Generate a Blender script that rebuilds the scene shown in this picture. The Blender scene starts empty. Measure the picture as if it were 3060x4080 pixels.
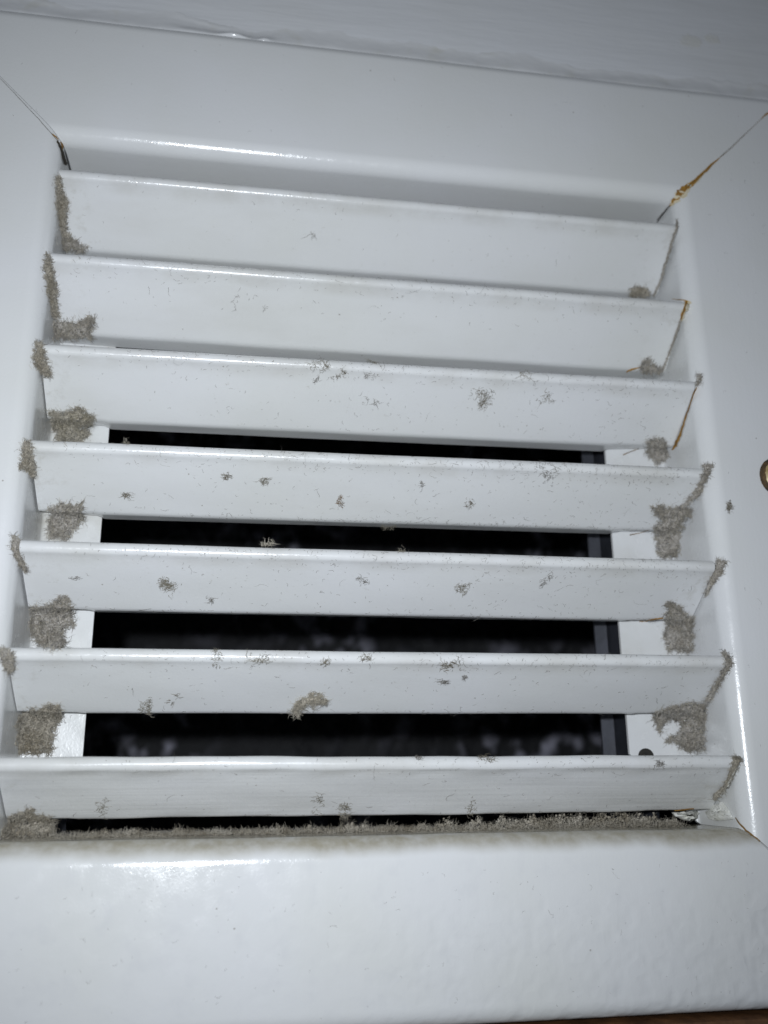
import bpy, bmesh, math, random
import numpy as np
from mathutils import Vector, Matrix
from mathutils.bvhtree import BVHTree

MM = 0.001
SC = bpy.context.scene
COL = SC.collection
rng = np.random.default_rng(7)
random.seed(7)

# ------------------------------------------------------------------ camera
CAM_P = np.array((-29.167, -171.569, -122.747))          # millimetres, grille space
YAW, PITCH, ROLL = -0.16376, 0.28096, 0.0083
FPX = 3623.0                                             # focal length in photo pixels (3060 x 4080)
ca, sa, cb, sb, cc, sc_ = (math.cos(YAW), math.sin(YAW), math.cos(PITCH), math.sin(PITCH), math.cos(ROLL), math.sin(ROLL))
RZ = np.array([[ca, -sa, 0], [sa, ca, 0], [0, 0, 1]])
RX = np.array([[1, 0, 0], [0, cb, -sb], [0, sb, cb]])
RY = np.array([[cc, 0, sc_], [0, 1, 0], [-sc_, 0, cc]])
RC = RZ @ RX @ RY
cam_d = bpy.data.cameras.new('camera')
cam = bpy.data.objects.new('camera', cam_d); COL.objects.link(cam)
cam_d.sensor_width = 36.0
cam_d.sensor_fit = 'AUTO'
cam_d.lens = 36.0 * FPX / 4080.0
cam_d.clip_start = 0.005
cam_d.clip_end = 10.0
M = Matrix.Identity(4)
for r in range(3):
    M[r][0] = RC[r, 0]; M[r][1] = RC[r, 2]; M[r][2] = -RC[r, 1]; M[r][3] = CAM_P[r] * MM
cam.matrix_world = M
cam_d.dof.use_dof = True
cam_d.dof.focus_distance = 0.180
cam_d.dof.aperture_fstop = 14.0
SC.camera = cam

# ------------------------------------------------------------------ light: a dim room and the phone's small flash lamp beside the lens
W = bpy.data.worlds.new('World'); SC.world = W
W.use_nodes = True
W.node_tree.nodes['Background'].inputs[0].default_value = (0.80, 0.88, 1.0, 1)
W.node_tree.nodes['Background'].inputs[1].default_value = 0.10
ld = bpy.data.lights.new('flash_lamp', 'SPOT')
ld.energy = 1.33
ld.spot_size = math.radians(110)
ld.spot_blend = 1.0
ld.color = (0.895, 0.942, 1.0)
ld.shadow_soft_size = 0.0022
lamp = bpy.data.objects.new('flash_lamp', ld); COL.objects.link(lamp)
lamp.location = (-42 * MM, -172 * MM, -113.5 * MM)
lamp.rotation_mode = 'QUATERNION'
lamp.rotation_quaternion = Vector(RC[:, 1]).to_track_quat('-Z', 'Y')
SC.view_settings.view_transform = 'Standard'
SC.view_settings.look = 'None'
SC.view_settings.exposure = 0.0
SC.view_settings.gamma = 1.0
SC.cycles.max_bounces = 8
SC.cycles.diffuse_bounces = 5

# ------------------------------------------------------------------ node helpers
class NT:
    def __init__(self, name):
        self.m = bpy.data.materials.new(name); self.m.use_nodes = True
        self.t = self.m.node_tree; self.b = self.t.nodes['Principled BSDF']
        self.co = self.t.nodes.new('ShaderNodeTexCoord').outputs['Object']
    def n(self, kind, **kw):
        x = self.t.nodes.new(kind)
        for k, v in kw.items(): setattr(x, k, v)
        return x
    def l(self, a, b): self.t.links.new(a, b)
    def mapping(self, scale, loc=(0, 0, 0), src=None):
        x = self.n('ShaderNodeMapping'); self.l(src or self.co, x.inputs['Vector'])
        x.inputs['Scale'].default_value = scale; x.inputs['Location'].default_value = loc
        return x.outputs[0]
    def noise(self, scale, detail=4, rough=0.5, vec=None, dist=0.0):
        x = self.n('ShaderNodeTexNoise'); self.l(vec or self.co, x.inputs['Vector'])
        x.inputs['Scale'].default_value = scale; x.inputs['Detail'].default_value = detail
        x.inputs['Roughness'].default_value = rough; x.inputs['Distortion'].default_value = dist
        return x.outputs['Fac']
    def ramp(self, fac, stops):
        x = self.n('ShaderNodeValToRGB'); self.l(fac, x.inputs[0])
        e = x.color_ramp.elements
        while len(e) < len(stops): e.new(0.5)
        for k, (p, c) in enumerate(stops):
            e[k].position = p; e[k].color = (c, c, c, 1) if not isinstance(c, tuple) else (*c, 1)
        return x.outputs[0]
    def math(self, op, a, b=None, clamp=False):
        x = self.n('ShaderNodeMath', operation=op); x.use_clamp = clamp
        for k, v in enumerate((a, b)):
            if v is None: continue
            if isinstance(v, (int, float)): x.inputs[k].default_value = v
            else: self.l(v, x.inputs[k])
        return x.outputs[0]
    def mix(self, fac, a, b):
        x = self.n('ShaderNodeMix', data_type='RGBA')
        if isinstance(fac, (int, float)): x.inputs[0].default_value = fac
        else: self.l(fac, x.inputs[0])
        for k, v in ((6, a), (7, b)):
            if isinstance(v, tuple): x.inputs[k].default_value = (*v, 1)
            else: self.l(v, x.inputs[k])
        return x.outputs[2]
    def bump(self, h, strength, dist, prev=None):
        x = self.n('ShaderNodeBump'); self.l(h, x.inputs['Height'])
        x.inputs['Strength'].default_value = strength; x.inputs['Distance'].default_value = dist
        if prev is not None: self.l(prev, x.inputs['Normal'])
        return x.outputs[0]
    def xyz(self):
        x = self.n('ShaderNodeSeparateXYZ'); self.l(self.co, x.inputs[0]); return x.outputs
    def maprange(self, v, a, b, c=0.0, d=1.0, smooth=True):
        x = self.n('ShaderNodeMapRange'); x.interpolation_type = 'SMOOTHSTEP' if smooth else 'LINEAR'
        self.l(v, x.inputs['Value'])
        for k, q in (('From Min', a), ('From Max', b), ('To Min', c), ('To Max', d)): x.inputs[k].default_value = q
        return x.outputs[0]
    def set(self, **kw):
        for k, v in kw.items():
            k = k.replace('_', ' ')
            if hasattr(v, 'links') or hasattr(v, 'is_linked'): self.l(v, self.b.inputs[k])
            else: self.b.inputs[k].default_value = v

WHITE = (0.745, 0.755, 0.765)
DUSTY = (0.34, 0.31, 0.235)

def paint_mat(name, dirt=None, rough=0.27, peel=0.25, specks=True, brush=0.0, grit=0.3, dimple=0.0):
    """Gloss enamel: orange peel, fine grit, faint uneven tone; dirt(nt) gives an optional grime mask."""
    q = NT(name)
    tone = q.noise(28, 3, 0.5)
    col = q.mix(q.ramp(tone, [(0.35, 0.0), (0.7, 1.0)]), WHITE, (0.715, 0.725, 0.71))
    if specks:
        v = q.n('ShaderNodeTexVoronoi'); q.l(q.co, v.inputs['Vector']); v.inputs['Scale'].default_value = 330
        pick = q.n('ShaderNodeSeparateColor'); q.l(v.outputs['Color'], pick.inputs[0])
        sp = q.math('MULTIPLY', q.math('LESS_THAN', v.outputs['Distance'], 0.055), q.math('GREATER_THAN', pick.outputs[0], 0.86))
        col = q.mix(q.math('MULTIPLY', sp, 0.6), col, (0.22, 0.19, 0.15))
    if dirt:
        col = q.mix(dirt(q), col, DUSTY)
    rg = q.maprange(q.noise(260, 3), 0.3, 0.7, rough - 0.05, rough + 0.09)
    b1 = q.bump(q.noise(150, 2, 0.5), peel, 0.00022)
    if dimple:
        X, Y, Z = q.xyz()
        where = q.math('MULTIPLY', q.maprange(q.noise(22, 2, 0.5), 0.3, 0.6, 0.3, 1.0), q.math('MULTIPLY', q.maprange(Z, -0.140, -0.150), q.maprange(X, -0.02, 0.035, 0.25, 1.0)))
        dm = q.math('MULTIPLY', q.ramp(q.noise(330, 1, 0.4), [(0.25, 0.0), (0.55, 1.0)]), where)
        b1 = q.bump(dm, dimple, 0.00035, b1)
        col = q.mix(q.math('MULTIPLY', q.maprange(q.noise(240, 3, 0.6), 0.5, 0.75), 0.25), col, (0.63, 0.64, 0.66))
    b2 = q.bump(q.noise(2100, 3, 0.65), grit, 0.00008, b1)
    if brush:
        b2 = q.bump(q.noise(160, 4, 0.6, q.mapping((0.12, 1, 9))), brush, 0.0003, b2)
    b2 = q.bump(q.noise(1000, 2, 0.5, q.mapping((1, 0.15, 0.15))), 0.30, 0.00006, b2)
    q.set(Base_Color=col, Roughness=rg, Normal=b2)
    q.b.inputs['Specular IOR Level'].default_value = 0.5
    return q.m

def dirt_bottom(q):
    X, Y, Z = q.xyz()
    nz = q.noise(420, 4, 0.65)
    streak = q.noise(60, 3, 0.6, q.mapping((1, 1, 0.2)))
    zz = q.math('ADD', Z, q.math('MULTIPLY', q.math('SUBTRACT', streak, 0.5), 0.0035))
    f = q.maprange(zz, -0.1372, -0.1340)
    return q.math('MULTIPLY', f, q.maprange(nz, 0.15, 0.75, 0.6, 1.0))

def dirt_sides(q):
    X, Y, Z = q.xyz()
    nz = q.noise(300, 4, 0.65)
    deep = q.maprange(Y, 0.002, 0.012)
    patch = q.maprange(q.noise(55, 3, 0.6), 0.42, 0.72)
    left = q.maprange(X, 0.02, -0.02)
    f = q.math('MULTIPLY', q.math('MULTIPLY', deep, patch), q.maprange(nz, 0.2, 0.8, 0.2, 0.8))
    return q.math('MULTIPLY', f, q.maprange(left, 0, 1, 0.35, 0.95))

def dirt_blade(q):
    X, Y, Z = q.xyz()
    tips = q.maprange(q.math('ABSOLUTE', X), 0.058, 0.069)
    nz = q.maprange(q.noise(240, 5, 0.7), 0.5, 0.8)
    film = q.math('MULTIPLY', q.maprange(q.noise(900, 3, 0.7), 0.62, 0.8), 0.30)
    nose = q.math('MULTIPLY', q.math('MULTIPLY', q.maprange(Y, 0.0032, 0.0012), q.maprange(q.noise(70, 4, 0.65), 0.35, 0.7)), 0.22)
    streak = q.math('MULTIPLY', q.maprange(q.noise(60, 4, 0.6, q.mapping((0.35, 1, 1))), 0.52, 0.8), 0.13)
    return q.math('MAXIMUM', q.math('MAXIMUM', nose, streak), q.math('MAXIMUM', q.math('MULTIPLY', q.math('MULTIPLY', tips, nz), 0.5), film))

M_RAIL = paint_mat('gloss_paint', None, 0.16, 0.22, grit=0.4)
M_RAIL_SIDE = paint_mat('gloss_paint_side', dirt_sides, 0.20, 0.22, grit=0.38)
M_RAIL_BOT = paint_mat('gloss_paint_bottom', dirt_bottom, 0.13, 0.10, grit=0.35, dimple=0.6)
M_BLADE = paint_mat('blade_paint', dirt_blade, 0.17, 0.18, grit=0.5)
M_BLADE7 = paint_mat('brushed_blade_paint', dirt_blade, 0.25, 0.28, True, 0.25)

def wall_mat():
    q = NT('wall_paint')
    col = q.mix(q.ramp(q.noise(35, 4, 0.55), [(0.3, 0.0), (0.75, 1.0)]), (0.73, 0.745, 0.77), (0.70, 0.71, 0.715))
    st = q.noise(90, 5, 0.6, q.mapping((0.16, 1, 1.3)))
    X, Y, Z = q.xyz()
    # scuffed, slightly yellowed spots where the paint has blistered
    def spot(cx, cz, rx, rz):
        dx = q.math('DIVIDE', q.math('SUBTRACT', X, cx), rx); dz = q.math('DIVIDE', q.math('SUBTRACT', Z, cz), rz)
        d = q.math('ADD', q.math('MULTIPLY', dx, dx), q.math('MULTIPLY', dz, dz))
        d = q.math('ADD', d, q.math('MULTIPLY', q.math('SUBTRACT', q.noise(500, 4, 0.7), 0.5), 3.2))
        return q.maprange(d, 1.0, 0.3)
    sp = q.math('MAXIMUM', spot(0.0805, 0.0565, 0.0035, 0.0026), spot(0.0865, 0.0580, 0.0024, 0.0022))
    col = q.mix(q.math('MULTIPLY', sp, 0.4), col, (0.66, 0.645, 0.56))
    b = q.bump(st, 0.6, 0.0007)
    b = q.bump(q.noise(240, 3, 0.6), 0.25, 0.0002, b)
    b = q.bump(q.math('MULTIPLY', sp, q.noise(1400, 3, 0.7)), 0.3, 0.0003, b)
    q.set(Base_Color=col, Roughness=0.42, Normal=b)
    return q.m
M_WALL = wall_mat()

def caulk_mat():
    q = NT('painted_sealant')
    v = q.maprange(q.noise(120, 4, 0.6), 0.52, 0.75)
    col = q.mix(q.math('MULTIPLY', v, 0.6), (0.735, 0.745, 0.755), (0.66, 0.655, 0.60))
    b = q.bump(q.noise(170, 3, 0.55, q.mapping((0.5, 1, 1))), 0.3, 0.0004)
    q.set(Base_Color=col, Roughness=0.15, Normal=b)
    return q.m
M_CAULK = caulk_mat()

def simple(name, col, rough=0.6, metal=0.0, var=None, scale=200, bump=0.3, bd=0.0002):
    q = NT(name)
    c = q.mix(q.ramp(q.noise(scale, 5, 0.65), [(0.35, 0.0), (0.68, 1.0)]), col, var or col)
    q.set(Base_Color=c, Roughness=rough, Metallic=metal, Normal=q.bump(q.noise(scale * 2.2, 4, 0.6), bump, bd))
    return q.m
M_DUST = simple('grey_lint', (0.53, 0.505, 0.47), 0.95, 0, (0.30, 0.272, 0.23), 260, 0.6, 0.0003)
M_DUST_BROWN = simple('brown_lint', (0.48, 0.445, 0.38), 0.95, 0, (0.26, 0.225, 0.165), 260, 0.6, 0.0003)
M_DUST_PALE = simple('pale_lint', (0.45, 0.42, 0.355), 0.95, 0, (0.28, 0.25, 0.18), 380, 0.6, 0.0003)
M_TUFT_PALE = simple('tuft_pale', (0.34, 0.315, 0.26), 0.95, 0, (0.19, 0.17, 0.125), 380, 0.4, 0.0002)
M_TUFT = simple('tuft_brown', (0.25, 0.22, 0.165), 0.95, 0, (0.13, 0.11, 0.075), 380, 0.4, 0.0002)
M_BEIGE = simple('beige_lint', (0.56, 0.52, 0.44), 0.95, 0, (0.44, 0.40, 0.32), 300, 0.3, 0.0002)
M_FLECK = simple('dark_lint', (0.15, 0.14, 0.125), 0.95, 0, (0.30, 0.28, 0.25), 150, 0.2, 0.0001)
M_RUST = simple('orange_rust', (0.46, 0.24, 0.03), 0.75, 0, (0.17, 0.085, 0.02), 350, 0.5, 0.0001)
M_STAIN = simple('pale_rust_stain', (0.60, 0.52, 0.34), 0.6, 0, (0.66, 0.61, 0.48), 300, 0.2, 0.0001)
M_RUSTDARK = simple('dark_rust', (0.10, 0.065, 0.03), 0.8, 0, (0.26, 0.14, 0.03), 500, 0.6, 0.0002)
M_BLACK = simple('black_rivet', (0.012, 0.012, 0.011), 0.8, 0, (0.03, 0.026, 0.02), 500, 0.4, 0.0001)
M_GAP_SHADE = simple('gap_shade_grime', (0.03, 0.028, 0.022), 0.9, 0, (0.09, 0.07, 0.04), 500, 0.4, 0.0001)  # near-black that paints in the shade of mitre gaps and screw slots, slightly grimy
M_CHIP = simple('bare_sealant', (0.78, 0.78, 0.74), 0.5, 0, (0.66, 0.66, 0.60), 300, 0.7, 0.0005)
M_ZINC = simple('galvanised_metal', (0.06, 0.064, 0.08), 0.5, 0.4, (0.035, 0.038, 0.046), 120, 0.3, 0.0003)
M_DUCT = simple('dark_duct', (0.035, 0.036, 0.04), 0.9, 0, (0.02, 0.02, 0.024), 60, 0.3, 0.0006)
M_WOOD = simple('stained_wood', (0.16, 0.075, 0.03), 0.5, 0, (0.055, 0.025, 0.012), 160, 0.6, 0.0006)
M_RIM = simple('blackened_rust', (0.022, 0.018, 0.012), 0.8, 0, (0.13, 0.075, 0.025), 700, 0.6, 0.0002)
M_SCREW = simple('worn_screw', (0.66, 0.57, 0.36), 0.4, 0.25, (0.42, 0.29, 0.11), 300, 0.4, 0.0002)

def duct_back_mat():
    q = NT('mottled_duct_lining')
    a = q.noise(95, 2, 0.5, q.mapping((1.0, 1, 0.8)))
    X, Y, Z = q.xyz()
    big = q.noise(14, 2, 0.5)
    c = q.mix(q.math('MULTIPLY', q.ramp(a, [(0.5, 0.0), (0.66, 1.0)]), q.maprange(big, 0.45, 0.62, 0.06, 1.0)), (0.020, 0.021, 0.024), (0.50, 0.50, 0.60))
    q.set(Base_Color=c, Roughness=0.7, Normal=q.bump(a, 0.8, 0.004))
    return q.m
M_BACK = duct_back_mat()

# ------------------------------------------------------------------ mesh helpers (all coordinates in millimetres)
def link(name, verts, faces, mat, parent=None, smooth=True, sharp=None):
    me = bpy.data.meshes.new(name)
    me.from_pydata([tuple(float(c) * MM for c in v) for v in verts], [], faces)
    if mat: me.materials.append(mat)
    if smooth: me.polygons.foreach_set('use_smooth', [True] * len(me.polygons))
    me.update()
    if sharp is not None:
        me.set_sharp_from_angle(angle=math.radians(sharp))
    o = bpy.data.objects.new(name, me); COL.objects.link(o)
    if parent is not None: o.parent = parent
    return o

def recalc(o):
    bm = bmesh.new(); bm.from_mesh(o.data)
    bmesh.ops.recalc_face_normals(bm, faces=bm.faces)
    bm.to_mesh(o.data); bm.free()

def tag(o, label=None, cat=None, group=None, kind=None):
    if label: o['label'] = label
    if cat: o['category'] = cat
    if group: o['group'] = group
    if kind: o['kind'] = kind
    return o

def arc(cx, cy, r, a0, a1, n):
    return [(cx + r * math.cos(math.radians(a0 + (a1 - a0) * k / n)), cy + r * math.sin(math.radians(a0 + (a1 - a0) * k / n))) for k in range(n + 1)]

def box(vs, fs, x0, x1, y0, y1, z0, z1):
    b = len(vs)
    vs += [(x, y, z) for x in (x0, x1) for y in (y0, y1) for z in (z0, z1)]
    fs += [tuple(b + k for k in f) for f in ((0, 1, 3, 2), (4, 6, 7, 5), (0, 4, 5, 1), (2, 3, 7, 6), (0, 2, 6, 4), (1, 5, 7, 3))]

# ------------------------------------------------------------------ setting: wall, door trim, duct
WX, ZT, ZB = 69.3, 6.9, -133.4            # inner walls of the grille frame
WALL_Y = 3.0
def build_wall():
    vs, fs = [], []
    x0, x1, z0, z1 = -74.5, 74.5, -139, 12.5
    X0, X1, Z0, Z1 = -420, 420, -163.0, 420
    for (a, b, c, d) in ((X0, x0, Z0, Z1), (x1, X1, Z0, Z1), (x0, x1, z1, Z1), (x0, x1, Z0, z0)):
        nx, nz = max(2, int((b - a) / 12)), max(2, int((d - c) / 12))
        base = len(vs)
        for j in range(nz + 1):
            for i in range(nx + 1):
                vs.append((a + (b - a) * i / nx, WALL_Y, c + (d - c) * j / nz))
        for j in range(nz):
            for i in range(nx):
                k = base + j * (nx + 1) + i
                fs.append((k, k + 1, k + nx + 2, k + nx + 1))
    o = link('wall', vs, fs, M_WALL)
    return tag(o, 'white painted wall with brush strokes around the vent grille', kind='structure')
wall = build_wall()

def build_trim():
    root = bpy.data.objects.new('door_trim', None); COL.objects.link(root)
    root.location = (0, WALL_Y * MM, -0.26)
    tag(root, 'dark brown stained wooden trim under the grille at the lower edge', 'wood trim')
    vs, fs = [], []
    n = 60
    prof = [(14.0, -160.0), (5.2, -160.0), (5.2, -165.9), (1.6, -165.9), (0.5, -166.3), (0.0, -167.4), (0.0, -250.0), (14.0, -250.0)]
    for i in range(n + 1):
        x = -420 + 840 * i / n
        for (y, z) in prof: vs.append((x, y, z))
    m = len(prof)
    for i in range(n):
        for k in range(m):
            fs.append((i * m + k, i * m + (k + 1) % m, (i + 1) * m + (k + 1) % m, (i + 1) * m + k))
    fs += [tuple(range(m)), tuple(n * m + k for k in reversed(range(m)))]
    o = link('board', [(v[0], v[1] - WALL_Y, v[2] + 260) for v in vs], fs, M_WOOD, root, True, 35); recalc(o)
build_trim()

def build_duct():
    root = bpy.data.objects.new('air_duct', None); COL.objects.link(root)
    root.location = (0, 20 * MM, -140 * MM)
    tag(root, 'dark air duct seen through the gaps behind the louvre blades', 'air duct')
    off = (0, 20, -140)
    L = lambda vs: [(v[0] - off[0], v[1] - off[1], v[2] - off[2]) for v in vs]
    # short galvanised collar behind the grille with a rolled end
    prof = [(0, 19.4), (0, 40.0)] + [(-1.5 + 1.5 * math.cos(math.radians(a)), 40.0 + 2.4 * math.sin(math.radians(a))) for a in range(20, 181, 20)]
    prof = prof + [(-2.2, 39.4), (-0.6, 38.2)]
    def ring(d, y): return [(-66 - d, y, -137 - d), (61 + d, y, -137 - d), (61 + d, y, 10 + d), (-66 - d, y, 10 + d)]
    vs, fs = [], []
    for (d, y) in prof: vs += ring(d, y)
    for k in range(len(prof) - 1):
        for j in range(4):
            fs.append((k * 4 + j, k * 4 + (j + 1) % 4, (k + 1) * 4 + (j + 1) % 4, (k + 1) * 4 + j))
    link('collar', L(vs), fs, M_ZINC, root, True, 40)
    # plenum box: four sides, a front closing panel round the collar, the lined back
    A = (-150, 150, -190, 60)
    def panel(name, corners, mat): link(name, L(corners), [(0, 1, 2, 3)], mat, root, False)
    y0, y1 = 19.2, 232.0
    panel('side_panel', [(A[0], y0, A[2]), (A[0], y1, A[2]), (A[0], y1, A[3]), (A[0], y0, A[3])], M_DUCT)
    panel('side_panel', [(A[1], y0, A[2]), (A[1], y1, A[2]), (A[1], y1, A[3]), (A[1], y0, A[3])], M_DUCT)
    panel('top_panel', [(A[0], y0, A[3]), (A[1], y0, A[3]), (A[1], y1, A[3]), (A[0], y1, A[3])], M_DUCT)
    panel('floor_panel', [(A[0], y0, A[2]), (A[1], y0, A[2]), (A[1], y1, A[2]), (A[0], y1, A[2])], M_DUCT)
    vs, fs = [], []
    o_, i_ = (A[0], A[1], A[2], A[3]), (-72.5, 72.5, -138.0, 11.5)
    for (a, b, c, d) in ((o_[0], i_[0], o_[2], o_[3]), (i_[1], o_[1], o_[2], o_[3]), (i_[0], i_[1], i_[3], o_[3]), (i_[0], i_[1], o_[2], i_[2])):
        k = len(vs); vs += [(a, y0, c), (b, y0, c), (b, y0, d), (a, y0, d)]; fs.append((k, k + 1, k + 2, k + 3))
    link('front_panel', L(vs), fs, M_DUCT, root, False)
    vs, fs = [], []
    n = 60
    r2 = np.random.default_rng(3)
    for j in range(n + 1):
        for i in range(n + 1):
            vs.append((A[0] + 300 * i / n, y1 - r2.random() * 3.0, A[2] + 250 * j / n))
    for j in range(n):
        for i in range(n):
            k = j * (n + 1) + i; fs.append((k, k + 1, k + n + 2, k + n + 1))
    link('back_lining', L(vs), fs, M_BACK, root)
build_duct()

# ------------------------------------------------------------------ the vent grille
grille = bpy.data.objects.new('vent_grille', None); COL.objects.link(grille)
tag(grille, 'white painted metal vent grille with seven tilted louvre blades and a mitred frame', 'vent grille')
solid = []                                 # objects that dust can rest on

FR = 3.6                                   # radius of the rolled inner lip
def rail_profile(ret, cut=0.0, FR=3.6):
    """(distance outward from the inner wall, depth); ret = width of the return flange at the back, 0 for none."""
    p = []
    if ret: p += [(-ret, 18.15), (-1.0, 18.15)] + arc(-0.8, 17.35, 0.8, 90, 0, 4)[1:]
    else: p += [(0.0, 17.0)]
    p += [(0.0, 12.0), (0.0, 8.0), (0.0, 5.0)]
    p += arc(FR, FR - 0.6, FR, 180, 270, 14)
    p += [(8, -0.62), (14, -0.66), (20, -0.66), (25, -0.62)]
    p += arc(29.3 - cut, 2.9, 3.5, 268, 360, 12)
    
    # inner skin, 0.8 mm behind
    q = []
    P = np.array(p)
    for k in range(len(P)):
        t = P[min(k + 1, len(P) - 1)] - P[max(k - 1, 0)]
        t = t / (np.hypot(*t) + 1e-9)
        q.append(tuple(P[k] + 0.8 * np.array((-t[1], t[0]))))
    # the normal must point away from the room: to larger d on the wall, larger y on the face
    return p, q

def build_rail(side, ret, mat, gap, label):
    p, q = rail_profile(ret, 1.1 if side == 'b' else 0.0, 4.3 if side == 'b' else 3.6)
    loop = p + q[::-1]
    n = 64
    vs, fs = [], []
    jit = np.random.default_rng(hash(side) % 1000 if False else {'t': 1, 'b': 2, 'l': 3, 'r': 4}[side])
    ph = jit.random(6) * 6.28
    for i in range(n + 1):
        s = i / n
        for (d, y) in loop:
            wob = 0.06 * math.sin(s * 9 + ph[0] + d * .12) + 0.035 * math.sin(s * 31 + ph[1] + d * .05)
            g0, g1 = gap(0, d, y), gap(1, d, y)
            if side in 'tb':
                a, b = -WX - d + g0, WX + d - g1
                x = a + (b - a) * s
                z = (ZT + d) if side == 't' else (ZB - d)
                vs.append((x, y + wob * (1 if d > 1 else 0), z + (wob if d <= 1 else 0)))
            else:
                a, b = ZB - d + g0, ZT + d - g1
                z = a + (b - a) * s
                x = (-WX - d) if side == 'l' else (WX + d)
                vs.append((x + (wob if -1 < d <= 1 else 0), y + wob * (1 if d > 1 else 0), z))
    m = len(loop)
    for i in range(n):
        for k in range(m):
            fs.append((i * m + k, i * m + (k + 1) % m, (i + 1) * m + (k + 1) % m, (i + 1) * m + k))
    fs += [tuple(range(m)), tuple(n * m + k for k in reversed(range(m)))]
    o = link('frame_rail', vs, fs, mat, grille, True, 50); recalc(o)
    if label: o['label'] = label
    solid.append(o)
    return o

tight = lambda e, d, y: 0.05
def top_gap(e, d, y):
    if e == 0: return 0.06 + (0.42 * min(1, max(0, (y - 0.4) / 6.0)) if d < 3.6 else 0.0)
    return 0.05 + (0.15 if d < 2.0 else 0)
build_rail('t', 0, M_RAIL, top_gap, 'top rail of the frame, its left mitre open to a black wedge')
build_rail('b', 0, M_RAIL_BOT, tight, 'bottom rail of the frame with a dusty rolled lip')
build_rail('l', 11.8, M_RAIL_SIDE, tight, None)
build_rail('r', 14.4, M_RAIL_SIDE, tight, None)

ZO = [(-0.06, 0.26), (0.0, 0.13), (-0.29, 0.44), (-0.62, 0.12), (-0.40, -0.30), (-0.23, -0.05), (0.69, 0.32)]
def blade_profile():
    """Section of a louvre (depth, height): rolled nose, flat face, then a tight bend into a nearly level hem."""
    C1, r1 = np.array((1.0, -1.3)), 1.3
    C2, r2 = np.array((13.0, -8.55)), 2.3
    f1 = r1 - 0.10                              # the flat leaves the nose just inside its bulge: a faint crease
    D = C2 - C1; L = np.hypot(*D)
    al = math.asin((r2 - f1) / L)
    tdir = math.atan2(D[1], D[0]) - al          # direction of the flat
    nd = tdir - math.pi / 2                     # its outward (down, front) normal
    pol = lambda c, r, a: tuple(c + r * np.array((math.cos(a), math.sin(a))))
    pts = [pol(C1, r1, a) for a in np.linspace(math.radians(45), 2 * math.pi + nd + 0.31, 16)]
    t = np.array((math.cos(tdir), math.sin(tdir))); nv = np.array((math.cos(nd), math.sin(nd)))
    A = C1 + f1 * nv; B = C2 + r2 * nv
    for u in (0.09, 0.13, 0.2, 0.35, 0.5, 0.65, 0.8, 0.92): pts.append(tuple(A + (B - A) * u))
    e = math.radians(-84)
    pts += [pol(C2, r2, a) for a in np.linspace(nd, e, 8)]
    hd = np.array((-math.sin(e), math.cos(e)))
    E0 = np.array(pts[-1])
    for u in (1.0, 2.2, 3.2, 3.9): pts.append(tuple(E0 + hd * u))
    up = np.array((math.cos(e), math.sin(e))) * -0.8
    for u in (3.9, 2.0, 0.4): pts.append(tuple(E0 + hd * u + up))
    pts.append(tuple(C2 + (r2 - 0.8) * nv))
    pts.append(tuple(A - 0.8 * nv + t * 2.2))
    return pts
BP = blade_profile()

def build_blade(i):
    vs, fs = [], []
    n = 90
    r = np.random.default_rng(50 + i)
    ph = r.random(8) * 6.28
    x0, x1 = -WX + 0.22 + r.random() * 0.12, WX - 0.42 - r.random() * 0.1
    amp = 0.12 if i == 6 else 0.055
    m = len(BP)
    for k in range(n + 1):
        s = k / n
        x = x0 + (x1 - x0) * s
        zo = ZO[i][0] + (ZO[i][1] - ZO[i][0]) * s
        ch = 0.0
        lo = -x - 57.6 if x < 0 else x - 55.0
        if lo > 0: ch = min(2.2, 1.0 + 0.1 * lo) * (0.25 if i < 2 else 1.0)
        for (y, z) in BP:
            t = max(0.0, min(1.0, (y - 8.0) / 9.0)) ** 2
            w = amp * (math.sin(s * 11 + ph[0] + y * .5) + 0.6 * math.sin(s * 27 + ph[1] - y * .9) + (0.5 * math.sin(s * 55 + ph[2] + y * 1.7) if i == 6 else 0))
            dz = (1.2, 1.65, 0.75, 0.3, 0, 0, 0)[i] * max(0.0, (y - 3.0) / 13.0)
            yy = y - ch * t * 0.45
            if lo > 0: yy = min(yy, 18.02 - 0.01 * (y - 15))
            vs.append((x, yy + w * 0.3, z - 20.0 * i + zo - dz + ch * t * 0.5 + w * 0.6))
    for k in range(n):
        for j in range(m):
            fs.append((k * m + j, k * m + (j + 1) % m, (k + 1) * m + (j + 1) % m, (k + 1) * m + j))
    fs += [tuple(range(m)), tuple(n * m + j for j in reversed(range(m)))]
    o = link('louvre_blade', vs, fs, M_BLADE7 if i == 6 else M_BLADE, grille, True, 60); recalc(o)
    solid.append(o)
    if i == 6: o['label'] = 'lowest louvre blade with wavy brushed paint'
    return o
blades = [build_blade(i) for i in range(7)]

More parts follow.
